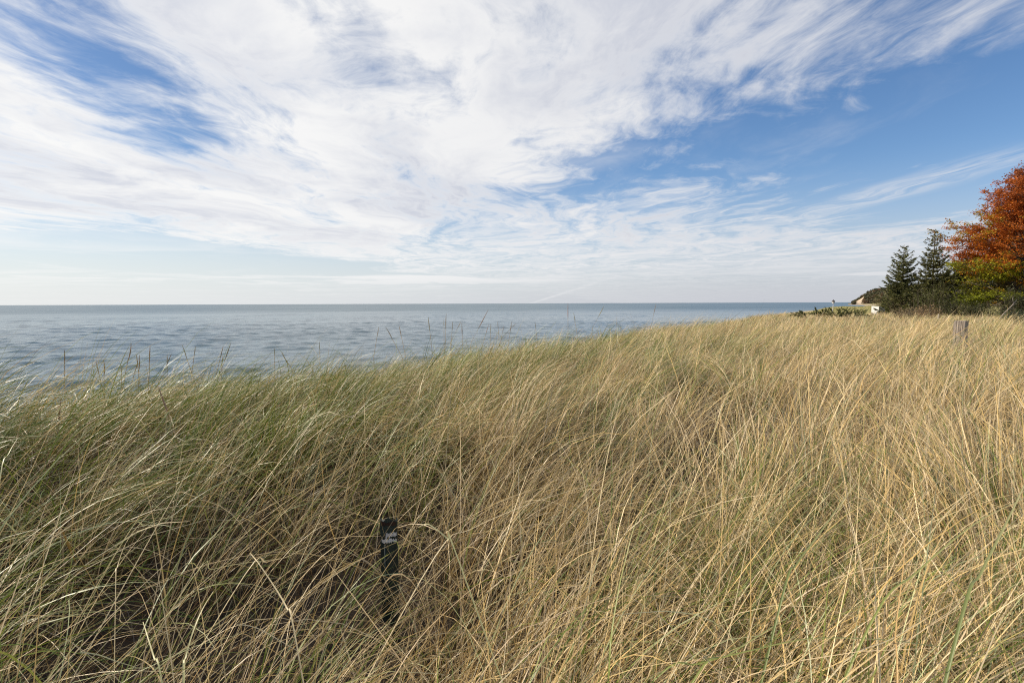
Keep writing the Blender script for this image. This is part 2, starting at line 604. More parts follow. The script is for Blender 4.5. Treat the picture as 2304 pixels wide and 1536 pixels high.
def scatter(dens, r0, r1, az0, az1, tuss):
    """roots in a sector round the camera, gathered into tussocks"""
    area = 0.5 * (az1 - az0) * (r1 ** 2 - r0 ** 2)
    n = int(area * dens)
    nt_ = max(1, int(area * tuss))
    def sec(k):
        a = rng.uniform(az0, az1, k)
        r = np.sqrt(rng.uniform(r0 ** 2, r1 ** 2, k))
        return r * np.sin(a), r * np.cos(a)
    tx, ty = sec(nt_)
    k = rng.integers(0, nt_, n)
    off = np.abs(rng.normal(0, 1, n)) ** 1.2 * (0.31 / math.sqrt(tuss))
    oa = rng.uniform(0, 2 * np.pi, n)
    x = tx[k] + off * np.cos(oa)
    y = ty[k] + off * np.sin(oa)
    loose = rng.random(n) < 0.17
    lx, ly = sec(n)
    x = np.where(loose, lx, x)
    y = np.where(loose, ly, y)
    oa = np.where(loose, rng.uniform(0, 2 * np.pi, n), oa)
    s, l = sl_coords(x, y)
    d = shore(l) - s
    hole = sstep(fbm(x, y, 0.75, 11.0, 2), 0.32, 0.55) * 0.88 + 0.12
    for (hx, hy, hr) in ((0.02, 2.35, 0.55), (-0.85, 3.0, 0.4), (0.75, 2.9, 0.35)):      # hollows where the stand has lain down
        hole = hole * (1 - 0.72 * np.exp(-((x - hx) ** 2 + (y - hy) ** 2) / hr ** 2))
    hole = np.maximum(hole, 0.9 * sstep(s, 2.2, 3.4))
    keep = (d > 12.5 + rng.random(n) * 2.5) & (np.hypot(x, y) > 0.28) & (rng.random(n) < hole)
    tid = np.where(loose, rng.integers(0, 199999, n), (k * 7919 + int(r1 * 977)) % 199999)
    return x[keep], y[keep], oa[keep], tid[keep]


TT = [rng.random(200000) for _ in range(2)]
TN = [rng.normal(0, 1, 200000) for _ in range(3)]


def field(r0, r1, az0, az1, dens, tuss, seg, wmul, kinds, hmul=1.0):
    """kinds: list of (share, type)"""
    out = []
    for share, typ in kinds:
        x, y, oa, tid = scatter(dens * share, r0, r1, az0, az1, tuss)
        n = len(x)
        if n == 0:
            continue
        g = greenness(x, y)
        s, l = sl_coords(x, y)
        wd = wind(x, y)
        trnd, ta, tb_, tg, tl = TT[0][tid], TN[0][tid], TN[1][tid], TN[2][tid], TT[1][tid]
        g = np.clip(g + tg * 0.30, 0.02, 0.95)
        crest = 1 - 0.24 * sstep(s, 1.6, 3.6) * (1 - sstep(l, 6, 16))
        tone = 0.88 + 0.54 * tl[:, None]
        # blades splay out of the tussock, then the wind takes them
        if typ == 'blade':
            L = rng.normal(0.90, 0.13, n) * (0.74 + 0.46 * trnd) * hmul * crest
            W = rng.uniform(0.0030, 0.0072, n) * wmul
            mixw = rng.random(n)
            az = np.where(mixw < (0.76 if r1 < 4 else 0.86), wd + ta * 0.42 + rng.normal(0, 0.30, n), oa)
            p0 = np.abs(0.24 + 0.13 * tb_ + rng.normal(0, 0.12, n))
            p1 = np.abs(1.72 + 0.34 * tb_ + rng.normal(0, 0.30, n))
            isg = rng.random(n) < g
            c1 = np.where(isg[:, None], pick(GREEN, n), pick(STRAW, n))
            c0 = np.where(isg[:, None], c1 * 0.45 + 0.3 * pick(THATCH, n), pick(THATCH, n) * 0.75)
            tp = np.where((rng.random(n) < np.where(isg, 0.30, 0.8))[:, None], pick(STRAW, n), c1)
            pw = rng.uniform(1.0, 2.0, n)
        elif typ == 'fine':
            L = rng.normal(0.84, 0.15, n) * (0.74 + 0.46 * trnd) * hmul * crest
            W = rng.uniform(0.0018, 0.0034, n) * wmul
            az = np.where(rng.random(n) < (0.60 if r1 < 4 else 0.74), wd + ta * 0.5 + rng.normal(0, 0.36, n), rng.uniform(0, 6.28, n))
            p0 = np.abs(0.32 + 0.18 * tb_ + rng.normal(0, 0.2, n))
            p1 = np.abs(1.8 + 0.35 * tb_ + rng.normal(0, 0.38, n))
            isg = rng.random(n) < g * 0.65
            c1 = np.where(isg[:, None], pick(GREEN, n), pick(STRAW, n))
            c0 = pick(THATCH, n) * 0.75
            tp = c1
            pw = rng.uniform(1.0, 2.2, n)
        elif typ == 'thatch':
            L = rng.uniform(0.22, 0.55, n) * hmul
            W = rng.uniform(0.0016, 0.0038, n) * wmul
            az = rng.uniform(0, 6.28, n)
            p0 = np.abs(rng.normal(0.75, 0.4, n))
            p1 = p0 + rng.normal(0.5, 0.5, n)
            c1 = pick(THATCH, n)
            k = (rng.random(n) < 0.22)[:, None]
            c1 = np.where(k, pick(STRAW, n), c1)
            c0 = c1 * 0.6
            tp = c1
            pw = np.ones(n)
        elif typ == 'litter':
            L = rng.uniform(0.08, 0.34, n)
            W = rng.uniform(0.002, 0.005, n) * wmul
            az = rng.uniform(0, 6.28, n)
            p0 = rng.normal(1.3, 0.22, n)
            p1 = p0 + rng.normal(0.15, 0.2, n)
            k = (rng.random(n) < 0.3)[:, None]
            c1 = np.where(k, pick(STRAW, n) * 0.62, pick(THATCH, n) * 0.8)
            c0 = tp = c1
            pw = np.ones(n)
        else:   # long straight straws lying over the stand
            L = rng.uniform(0.80, 1.25, n) * hmul * (1 - 0.45 * sstep(s, 1.6, 3.6))
            W = np.where(rng.random(n) < 0.3, rng.uniform(0.0042, 0.0072, n), rng.uniform(0.0022, 0.0044, n)) * wmul
            az = np.where(rng.random(n) < 0.7, wd + rng.normal(0, 0.9, n), rng.uniform(0, 6.28, n))
            p0 = np.abs(rng.normal(0.55, 0.28, n))
            p1 = p0 + np.abs(rng.normal(0.65, 0.45, n))
            c1 = pick(STRAW, n) * 1.06
            c0 = c1 * 0.9
            tp = c1
            pw = np.ones(n)
        L = L * (1 + 0.45 * (fbm(x, y, 1.3, 21.0, 2) - 0.5) * (r0 > 3))
        for (bx, by, wd_, pr) in ((-0.52, 2.1, 0.17, 0.96), (8.75, 10.0, 0.5, 0.4)):
            q = np.hypot(bx, by)
            al = (x * bx + y * by) / q
            pe = (x * by - y * bx) / q                     # positive to the right of the line of sight
            pe = np.where(pe > 0, pe, -pe * (0.55 if by < 5 else 1.0))
            cut = (al > q - (0.95 if by < 5 else 1.5)) & (al < q + 0.02) & (pe < wd_) & (rng.random(n) < pr)
            L = np.where(cut, L * (0.52 if by < 5 else 0.80), L)
        lush = (1 - 0.05 * sstep(-x, 0.0, 1.6))[:, None] if typ in ('blade', 'fine') else 1.0
        c0, c1 = c0 * lush, c1 * lush
        if typ in ('blade', 'fine'):          # the right side lies over more
            p0 = p0 + 0.26 * sstep(x, 0.2, 1.6) * (1 - 0.6 * sstep(y, 7, 14))
            az = az + (wd - az) * 0.35 * sstep(x, 0.2, 1.6)
        c0, c1, tp = c0 * tone, c1 * tone, tp * tone
        P = np.stack([x, y, ground_h(x, y) - 0.02], 1)
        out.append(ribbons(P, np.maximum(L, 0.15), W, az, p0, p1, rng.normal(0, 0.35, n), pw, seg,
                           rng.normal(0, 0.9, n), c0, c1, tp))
    return out


def join(parts):
    V, Fq, C, b = [], [], [], 0
    for v, f, c in parts:
        V.append(v)
        Fq.append(f + b)
        C.append(c)
        b += len(v)
    return np.concatenate(V), np.concatenate(Fq), np.concatenate(C)


KN = [(0.27, 'blade'), (0.34, 'fine'), (0.25, 'thatch'), (0.14, 'straw')]
near = field(0.3, 3.2, R(-66), R(66), 2100, 11, 10, 1.0, KN)
near += field(0.3, 4.2, R(-66), R(66), 900, 60, 2, 1.1, [(1.0, 'litter')])
mid = field(3.2, 8.0, R(-62), R(62), 1350, 9, 6, 1.25, [(0.42, 'blade'), (0.34, 'fine'), (0.19, 'thatch'), (0.05, 'straw')])
far1 = field(8.0, 20.0, R(-50), R(60), 430, 5, 4, 1.9, [(0.52, 'blade'), (0.42, 'fine'), (0.06, 'straw')], 0.93)
far2 = field(20.0, 60.0, R(8), R(56), 80, 1.5, 3, 4.5, [(0.6, 'blade'), (0.4, 'fine')], 0.64)
# a lush tuft close by at the lower right, swept over by the wind
n = 520
tx, ty = rng.normal(1.02, 0.26, n), rng.normal(1.12, 0.24, n)
isg = (rng.random(n) < 0.55)[:, None]
c1 = np.where(isg, pick(GREEN, n), pick(STRAW, n))
near.append(ribbons(np.stack([tx, ty, ground_h(tx, ty) - 0.02], 1), rng.normal(0.92, 0.12, n), rng.uniform(0.0035, 0.009, n), rng.normal(0.25, 0.32, n),
                    np.abs(rng.normal(0.45, 0.18, n)), np.abs(rng.normal(1.6, 0.28, n)), rng.normal(0, 0.3, n), rng.uniform(0.9, 1.6, n), 10,
                    rng.normal(0, 0.8, n), pick(THATCH, n) * 0.8, c1, np.where(isg, c1, pick(STRAW, n))))
for parts, nm, lb in ((near, 'dune_grass', 'tangled dry and green dune grass in the foreground'),
                      (mid, 'dune_grass', 'wind combed dune grass up to the crest'),
                      (far1, 'dune_grass', 'straw coloured dune grass along the crest to the right'),
                      (far2, 'dune_grass', 'far pale dune grass before the trees')):
    V, Fq, C = join(parts)
    print(nm, len(Fq) * 2)
    tag(mesh_np(nm, V, Fq, M['grass'], C, smooth=True), lb, 'grass', kind='stuff')

# yellow green grass on the low dune beyond the juniper
x, y, oa, tid = scatter(5.0, 60, 300, R(27), R(42), 0.5)
n = len(x)
c = pick(np.array([[0.34, 0.30, 0.09], [0.28, 0.27, 0.07], [0.42, 0.36, 0.16]]), n)
V, Fq, C = ribbons(np.stack([x, y, ground_h(x, y) - 0.03], 1), rng.normal(0.65, 0.12, n), rng.uniform(0.03, 0.07, n) * (np.hypot(x, y) / 90),
                   rng.normal(0.3, 0.8, n), np.abs(rng.normal(0.2, 0.2, n)), np.abs(rng.normal(0.9, 0.3, n)), np.zeros(n), np.ones(n), 2,
                   rng.normal(0, 0.9, n), c, c, c)
tag(mesh_np('dune_grass', V, Fq, M['grass'], C, smooth=True), 'yellow green grass on the low dune beyond the juniper', 'grass', kind='stuff')


# ------------------------------------------------------------------ foliage tools
def leaf_quads(P, size, flat=0.6, aspect=0.75, g=rng):
    """one bent diamond per point: (n,4,3)"""
    n = len(P)
    nz = np.stack([g.normal(0, flat, n), g.normal(0, flat, n), np.ones(n)], 1)
    nz /= np.linalg.norm(nz, axis=1)[:, None]
    a = g.normal(0, 1, (n, 3))
    a -= nz * (a * nz).sum(1)[:, None]
    a /= np.linalg.norm(a, axis=1)[:, None]
    b = np.cross(nz, a)
    sz = (size * g.uniform(0.65, 1.3, n))[:, None]
    dr = np.array([0, 0, -0.15])
    V = np.stack([P - a * sz * 0.5, P + b * sz * 0.5 * aspect, P + a * sz * 0.5 + dr * sz, P - b * sz * 0.5 * aspect], 1)
    return V


def quads_obj(name, V4, cols, mat, parent=None):
    n = len(V4)
    Fq = np.arange(n * 4).reshape(n, 4)
    return mesh_np(name, V4.reshape(-1, 3), Fq, mat, np.repeat(cols, 4, axis=0), parent)


def gz(p):
    return float(ground_h(p[0], p[1]))


def curve_pts(a, b, sag, n=5, jit=0.0, g=random):
    a, b = Vector(a), Vector(b)
    out = []
    for i in range(n + 1):
        t = i / n
        p = a.lerp(b, t)
        p.z += sag * 4 * t * (1 - t)
        if 0 < i < n and jit:
            p += Vector((g.uniform(-jit, jit), g.uniform(-jit, jit), g.uniform(-jit, jit)))
        out.append(p)
    return out


def broadleaf(name, px, depth, top_py, rad, label, colfn, seed, n_limb=40, leaf=0.17, per=15, low=0.10, trunk_r=0.24, cat='tree', group=None, topcut=0.6, spread=1.0):
    g = random.Random(seed)
    gn = np.random.default_rng(seed)
    p = at(px, 682, depth)
    base = Vector((p.x, p.y, gz(p) - 0.1))
    H = at(px, top_py, depth).z - base.z
    root = empty(name, base, label, cat, group)
    tb = MB()
    tp = [Vector((g.uniform(-0.12, 0.12) * i, g.uniform(-0.12, 0.12) * i, H * 0.92 * i / 7)) for i in range(8)]
    tb.tube(tp, [trunk_r * (1 - 0.88 * i / 7) * (1.25 if i == 0 else 1) for i in range(8)], 8)
    cl = []
    for k in range(n_limb):
        hz = 0.12 + 0.80 * (k + g.random()) / n_limb
        az = k * 2.39996 + g.uniform(-0.4, 0.4)
        tgt_h = min(0.99, hz + g.uniform(0.02, 0.22))
        # crown outline: wide low, rounded above
        prof = max(0.14, 1 - 1.9 * (tgt_h - 0.56)) if tgt_h > 0.56 else 0.94 + 0.06 * tgt_h / 0.56
        rr = rad * prof * g.uniform(0.62, 1.0)
        i0 = hz * 0.8 * 7
        a = tp[int(i0)].lerp(tp[min(7, int(i0) + 1)], i0 % 1)
        e = Vector((math.cos(az) * rr, math.sin(az) * rr, H * tgt_h))
        if tgt_h < 0.3:
            e.z = H * g.uniform(low, 0.3)
        pts = curve_pts(a, e, 0.06 * rr, 6, 0.10 * rad / 5, g)
        r0 = trunk_r * 0.36 * (1 - 0.6 * hz)
        tb.tube(pts, [r0 * (1 - 0.85 * i / 6) for i in range(7)], 5, cap=False)
        for q in range(9):
            t = 0.35 + 0.65 * (q + g.random()) / 9
            i1 = min(5, int(t * 6))
            s0 = pts[i1].lerp(pts[i1 + 1], t * 6 - i1 if t < 1 else 1)
            ln = rr * g.uniform(0.14, 0.34)
            aa = az + g.choice((-1, 1)) * g.uniform(0.3, 1.3)
            s1 = s0 + Vector((math.cos(aa) * ln, math.sin(aa) * ln, ln * g.uniform(-0.15, 0.55)))
            tb.tube([s0, s0.lerp(s1, 0.5) + Vector((0, 0, 0.04)), s1], [r0 * 0.3, r0 * 0.2, r0 * 0.08], 3, cap=False)
            for w in range(5):
                cl.append(s0.lerp(s1, 0.3 + 0.18 * w + g.uniform(-0.08, 0.08)))
    cl = np.array(cl)
    keepc = gn.random(len(cl)) < np.where(cl[:, 2] / H > 0.8, topcut, 1.0)
    cl = cl[keepc]
    P = np.repeat(cl, per, axis=0) + gn.normal(0, 1, (len(cl) * per, 3)) * np.array([0.24, 0.24, 0.15]) * spread * (rad / 5.5) ** 0.5
    P[:, 2] = np.maximum(P[:, 2], 0.15)
    cols = colfn(P / np.array([rad, rad, H]), np.repeat(cl, per, axis=0), gn)
    tb.build('trunk', M['bark'], root, smooth=True)
    quads_obj('crown', leaf_quads(P, leaf, 0.7, 0.8, gn), cols, M['leaf'], root)
    return root


def ramp(t, stops):
    ts = [a for a, _ in stops]
    return np.stack([np.interp(t, ts, [c[i] for _, c in stops]) for i in range(3)], 1)


def maple_col(q, cl, g):
    t = q[:, 2] + (fbm(cl[:, 0] * 1.0 + 50, cl[:, 2] * 1.0, 1.6, 3.0, 2) - 0.5) * 0.85 + q[:, 0] * 0.16 + g.normal(0, 0.06, len(q))
    c = ramp(t, [(0.0, (0.25, 0.29, 0.02)), (0.22, (0.36, 0.36, 0.025)), (0.32, (0.50, 0.30, 0.02)), (0.42, (0.56, 0.17, 0.018)),
                 (0.54, (0.62, 0.17, 0.025)), (0.70, (0.50, 0.15, 0.035)), (1.0, (0.38, 0.125, 0.05))])
    return c * g.uniform(0.65, 1.25, (len(q), 1))


def flat_col(*cs):
    cs = np.array(cs)

    def f(q, cl, g):
        k = (fbm(cl[:, 0] + 31, cl[:, 2] + cl[:, 1], 1.2, 2.0, 2) * 1.6 - 0.3 + g.normal(0, 0.12, len(q)))
        i = np.clip((k * len(cs)).astype(int), 0, len(cs) - 1)
        return cs[i] * g.uniform(0.7, 1.25, (len(q), 1))
    return f


def spruce(px, depth, top_py, rad, label, seed, thin=1.0, tint=(1, 1, 1)):
    g = random.Random(seed)
    gn = np.random.default_rng(seed)
    p = at(px, 682, depth)
    base = Vector((p.x, p.y, gz(p) - 0.1))
    H = at(px, top_py, depth).z - base.z
    root = empty('spruce_tree', base, label, 'tree', 'spruces by the shore')
    tb = MB()
    tb.tube([(0, 0, 0), (0.02, 0, H * 0.5), (0, 0.02, H)], [0.11, 0.07, 0.008], 8)
    A, B = [], []
    z = 0.25
    while z < H - 0.12:
        f = 1 - z / H
        nb = 8 if f > 0.25 else 5
        a0 = g.uniform(0, 6.28)
        for k in range(nb):
            az = a0 + 6.283 * k / nb + g.uniform(-0.3, 0.3)
            ln = rad * (f ** 0.72) * g.uniform(0.62, 1.12) + 0.10
            zz = z + g.uniform(-0.1, 0.1)
            rise = 0.55 * (1 - f) + g.uniform(-0.12, 0.10)
            d = Vector((math.cos(az), math.sin(az), 0))
            pts = [Vector((0, 0, zz)) + d * ln * t + Vector((0, 0, ln * (rise * t - 0.42 * t * (1 - t) * f * 1.6 + 0.16 * t * t))) for t in (0, .25, .5, .75, 1)]
            tb.tube(pts, [0.022 * f + 0.006, 0.018 * f + .005, 0.013 * f + .004, 0.008, 0.003], 4, cap=False)
            m = max(4, int(ln / 0.085))
            for i in range(m):
                t = (i + 0.6) / m
                j = min(3, int(t * 4))
                s0 = pts[j].lerp(pts[j + 1], t * 4 - j)
                tl = (0.16 + 0.34 * ln * (1 - t * 0.75) * 0.6) * g.uniform(0.6, 1.2)
                for sd in (-1, 1):
                    if g.random() > thin * (1.0 if f > 0.35 else 0.85):
                        continue
                    aa = az + sd * g.uniform(0.6, 1.1)
                    e = s0 + Vector((math.cos(aa) * tl, math.sin(aa) * tl, g.uniform(-0.10, 0.05) * tl / 0.3))
                    A.append(s0); B.append(e)
                    if tl > 0.28:
                        for w in range(2):
                            s1 = s0.lerp(e, g.uniform(0.3, 0.8))
                            ab = aa + g.choice((-1, 1)) * 0.8
                            A.append(s1); B.append(s1 + Vector((math.cos(ab), math.sin(ab), g.uniform(-0.4, 0.1))) * tl * 0.45)
            A.append(pts[3]); B.append(pts[4] + (pts[4] - pts[3]) * 0.4)
        z += 0.30 * (0.75 + 0.5 * g.random()) * (0.8 + 0.4 * (1 - f))
    A = np.array(A); B = np.array(B)
    n = len(A)
    Q = []
    for rep_ in range(2):
        d = B - A
        r = gn.normal(0, 1, (n, 3))
        sd = np.cross(d, r)
        sd /= np.linalg.norm(sd, axis=1)[:, None] + 1e-9
        w = gn.uniform(0.028, 0.055, n)[:, None]
        mid = A + d * 0.45
        Q.append(np.stack([A, mid + sd * w, B, mid - sd * w], 1))
    Q = np.concatenate(Q)
    pal = np.array([[0.155, 0.165, 0.055], [0.11, 0.125, 0.045], [0.22, 0.215, 0.07], [0.145, 0.15, 0.06]]) * np.array(tint)
    tb.build('trunk', M['bark'], root, smooth=True)
    quads_obj('crown', Q, pal[gn.integers(0, 4, len(Q))] * gn.uniform(0.7, 1.3, (len(Q), 1)), M['needle'], root)


def shrub(name, px, depth, w_px, top_py, label, cols, seed, n=2600, leaf=0.09, cat='shrub', group=None, mat='leaf', upright=0.6):
    """many stems from the ground, leaves along them"""
    g = random.Random(seed)
    gn = np.random.default_rng(seed)
    p = at(px, 682, depth)
    base = Vector((p.x, p.y, gz(p) - 0.05))
    H = max(0.5, at(px, top_py, depth).z - base.z)
    rad = w_px / F * depth / 2
    root = empty(name, base, label, cat, group)
    tb = MB()
    cl = []
    ns = 46
    for k in range(ns):
        a = g.uniform(0, 6.28)
        r = rad * math.sqrt(g.random()) * 0.7
        b0 = Vector((math.cos(a) * r, math.sin(a) * r, 0))
        h = H * g.uniform(0.6, 1.02) * math.sqrt(max(0.1, 1 - (r / rad) ** 2 * 0.75))
        o = g.uniform(0.05, 0.5) * (1 - upright) * 2
        e = Vector((b0.x * (1 + o), b0.y * (1 + o), h)) + Vector((g.uniform(-.2, .2), g.uniform(-.2, .2), 0)) * rad
        pts = curve_pts(b0, e, 0.05, 4, 0.04, g)
        tb.tube(pts, [0.014, 0.012, 0.009, 0.006, 0.003], 4, cap=False)
        for w in range(9):
            t = 0.12 + 0.88 * w / 8
            j = min(3, int(t * 4))
            cl.append(pts[j].lerp(pts[j + 1], min(1, t * 4 - j)))
    cl = np.array(cl)
    per = max(2, n // len(cl))
    P = np.repeat(cl, per, axis=0) + gn.normal(0, 1, (len(cl) * per, 3)) * np.array([0.15, 0.15, 0.10]) * rad * 0.8
    P[:, 2] = np.maximum(P[:, 2], 0.03)
    c = flat_col(*cols)(P, np.repeat(cl, per, axis=0), gn)
    tb.build('stems', M['bark'], root, smooth=True)
    quads_obj('foliage', leaf_quads(P, leaf, 0.8, 0.6, gn), c, M[mat], root)


# ------------------------------------------------------------------ the trees and shrubs on the right
broadleaf('maple_tree', 2302, 42, 370, 5.75, 'large maple turning from yellow green below to orange and rust red above', maple_col, 11, n_limb=170, per=17, leaf=0.125, low=0.03, spread=0.72)
spruce(2028, 47, 550, 2.05, 'shorter bushy dark spruce, left one of the pair beside the maple', 21)
spruce(2095, 45, 515, 1.85, 'taller pointed spruce with a bare leader, between the other spruce and the maple', 22, thin=0.85, tint=(1.0, 0.95, 0.95))
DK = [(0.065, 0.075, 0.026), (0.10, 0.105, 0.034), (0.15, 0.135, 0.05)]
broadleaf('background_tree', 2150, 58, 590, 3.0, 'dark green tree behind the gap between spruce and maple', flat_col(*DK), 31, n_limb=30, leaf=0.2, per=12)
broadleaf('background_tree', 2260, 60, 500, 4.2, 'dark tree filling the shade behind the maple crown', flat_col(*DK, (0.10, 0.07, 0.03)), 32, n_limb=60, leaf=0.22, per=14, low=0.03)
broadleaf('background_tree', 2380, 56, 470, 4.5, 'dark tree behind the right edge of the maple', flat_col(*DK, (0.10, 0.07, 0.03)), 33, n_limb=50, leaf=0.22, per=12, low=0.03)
shrub('willow_shrub', 2006, 53, 70, 656, 'yellow green loose shrub at the left foot of the spruces', [(0.20, 0.19, 0.06), (0.24, 0.19, 0.08), (0.15, 0.14, 0.05)], 41, 2600, 0.12)
shrub('brown_shrub', 2040, 46, 80, 664, 'brownish twiggy shrub before the shorter spruce', [(0.19, 0.145, 0.075), (0.15, 0.125, 0.055), (0.12, 0.115, 0.05)], 42, 1800, 0.09)
shrub('cedar_shrub', 2096, 43, 84, 632, 'dense dark green shrub at the foot of the taller spruce', [(0.11, 0.12, 0.036), (0.15, 0.145, 0.05), (0.085, 0.095, 0.03)], 43, 3600, 0.11)
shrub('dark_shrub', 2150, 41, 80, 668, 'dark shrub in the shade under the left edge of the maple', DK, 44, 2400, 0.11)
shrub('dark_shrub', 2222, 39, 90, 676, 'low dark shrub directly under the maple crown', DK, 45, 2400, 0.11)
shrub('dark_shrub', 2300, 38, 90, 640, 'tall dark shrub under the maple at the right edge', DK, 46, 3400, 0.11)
shrub('dry_weeds', 2085, 33, 70, 684, 'tall tan dry weeds standing before the dark shrubs', [(0.40, 0.27, 0.14), (0.32, 0.21, 0.10), (0.46, 0.34, 0.19)], 48, 1700, 0.075, cat='weeds', upright=0.8)
shrub('dry_weeds', 2040, 36, 60, 686, 'tan dry weeds to the right of the low white wall', [(0.36, 0.27, 0.14), (0.28, 0.22, 0.11), (0.40, 0.32, 0.19)], 49, 1300, 0.075, cat='weeds', upright=0.8)
shrub('evergreen_bush', 2306, 24, 64, 688, 'green evergreen bush in the grass at the right edge', [(0.06, 0.09, 0.035), (0.08, 0.11, 0.05), (0.045, 0.065, 0.028)], 47, 1500, 0.085, upright=0.3)


def juniper():
    p = at(1866, 700, 34)
    base = Vector((p.x, p.y, gz(p)))
    root = empty('creeping_juniper', base, 'low dark green juniper with feathery shoots on the crest before the lake', 'shrub')
    g = random.Random(5)
    gn = np.random.default_rng(5)
    tb = MB()
    Q, n = [], 0
    for k in range(64):
        ox = g.uniform(-2.0, 2.0)
        b0 = Vector((ox, g.uniform(-0.5, 0.5), g.uniform(0.1, 0.45)))
        sg = 1 if g.random() < 0.5 + ox * 0.2 else -1
        ln = g.uniform(0.35, 0.8)
        hh = (1.02 - 0.10 * abs(ox)) * g.uniform(0.5, 1.0)
        e = b0 + Vector((sg * ln * g.uniform(0.5, 1.0), g.uniform(-0.2, 0.2), 0))
        e.z = hh
        pts = curve_pts(b0, e, 0.08, 4, 0.01, g)
        tb.tube(pts, [0.012, 0.01, 0.008, 0.005, 0.002], 4, cap=False)
        for i in range(16):
            t = 0.15 + 0.85 * i / 15
            j = min(3, int(t * 4))
            s0 = pts[j].lerp(pts[j + 1], min(1, t * 4 - j))
            ax = (pts[j + 1] - pts[j]).normalized()
            for w in range(3):
                d = (ax + Vector((g.uniform(-.7, .7), g.uniform(-.7, .7), g.uniform(-.5, .5)))).normalized() * g.uniform(0.10, 0.2) * (1.15 - t * 0.6)
                sd = d.cross(Vector((g.uniform(-1, 1), g.uniform(-1, 1), g.uniform(-1, 1)))).normalized() * 0.022
                Q.append([s0, s0 + d * .5 + sd, s0 + d, s0 + d * .5 - sd])
    tb.build('stems', M['bark'], root)
    Q = np.array([[tuple(v) for v in q] for q in Q])
    pal = np.array([[0.14, 0.15, 0.045], [0.19, 0.19, 0.06], [0.105, 0.115, 0.038]])
    quads_obj('foliage', Q, pal[gn.integers(0, 3, len(Q))] * gn.uniform(0.7, 1.3, (len(Q), 1)), M['needle'], root)


juniper()


# ------------------------------------------------------------------ far headland and its wood
def headland():
    na, nd = 150, 46
    A = np.linspace(0.655, 1.35, na)
    D = np.linspace(0, 1, nd)
    ridge = np.interp(A, [0.655, 0.662, 0.672, 0.680, 0.690, 0.705, 0.74, 0.9, 1.35], [0.0, 1.3, 5.6, 9.6, 17, 22, 26, 30, 33])
    Ag, Dg = np.meshgrid(A, D, indexing='ij')
    d0 = 930 - 130 * sstep(Ag, 0.69, 0.80)
    depth = d0 + Dg * 520
    X_ = Ag * depth
    prof = sstep(Dg, 0.0, 0.12) * (1 - 0.55 * sstep(Dg, 0.45, 1.0))
    hz = ridge[:, None] * prof * (0.85 + 0.3 * fbm(X_, depth, 70, 6.0, 3))
    Z = LAKE + 0.9 + hz - 2.0 * (Dg < 0.01)
    V = np.stack([X_, depth, Z], -1).reshape(-1, 3)
    i, j = np.meshgrid(np.arange(na - 1), np.arange(nd - 1), indexing='ij')
    Fq = np.stack([i * nd + j, (i + 1) * nd + j, (i + 1) * nd + j + 1, i * nd + j + 1], -1).reshape(-1, 4)
    sand = sstep(Ag, 0.669, 0.674) * (1 - sstep(Ag, 0.682, 0.688)) * (Dg < 0.2)
    sand = np.maximum(sand, (Dg < 0.03) * 1.0).ravel()
    C = sand[:, None] * np.array([[0.55, 0.43, 0.30]]) + (1 - sand[:, None]) * np.array([[0.085, 0.078, 0.036]])
    m, nt, b = mat_new('headland_soil')
    nt.links.new(col_attr(nt), b.inputs['Base Color'])
    b.inputs['Roughness'].default_value = 0.95
    tag(mesh_np('headland', V, Fq, m, C, smooth=True), 'far bluff with a bare sandy cliff at its tip', kind='structure')
    # the wood that covers it
    gn = np.random.default_rng(9)
    n = 2300
    a = 0.664 + (1.30 - 0.664) * gn.random(n) ** 1.7
    dd = gn.random(n) ** 1.6 * 0.6
    keep = ~((a > 0.668) & (a < 0.685) & (dd < 0.11))
    a, dd = a[keep], dd[keep]
    d0 = 930 - 130 * sstep(a, 0.69, 0.80)
    dep = d0 + dd * 520 + 4
    x = a * dep
    rz = np.interp(a, A, ridge)
    z = LAKE + 0.9 + rz * sstep(dd, 0, 0.12) * (1 - 0.55 * sstep(dd, 0.45, 1.0)) * (0.85 + 0.3 * fbm(x, dep, 70, 6.0, 3))
    r = gn.uniform(2.2, 4.2, len(a)) * np.interp(a, [0.66, 0.70], [0.5, 1.0])
    k = 34
    u = gn.normal(0, 1, (len(a), k, 3))
    u /= np.linalg.norm(u, axis=2)[:, :, None]
    P = np.stack([x, dep, z + r * 0.75], 1)[:, None, :] + u * (r[:, None, None] * np.array([1, 1, 1.1])) * gn.uniform(0.75, 1.05, (len(a), k, 1))
    pal = np.array([[0.080, 0.090, 0.042], [0.11, 0.105, 0.050], [0.15, 0.115, 0.062], [0.17, 0.11, 0.060], [0.095, 0.095, 0.052]])  # leaf colours lightened to stand in for the haze over the wood
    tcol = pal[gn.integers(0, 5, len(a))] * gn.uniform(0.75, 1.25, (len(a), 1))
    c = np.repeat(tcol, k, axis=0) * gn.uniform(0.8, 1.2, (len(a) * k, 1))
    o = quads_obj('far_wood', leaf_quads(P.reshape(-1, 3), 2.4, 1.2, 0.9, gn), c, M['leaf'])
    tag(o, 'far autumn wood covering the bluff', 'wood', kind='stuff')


headland()


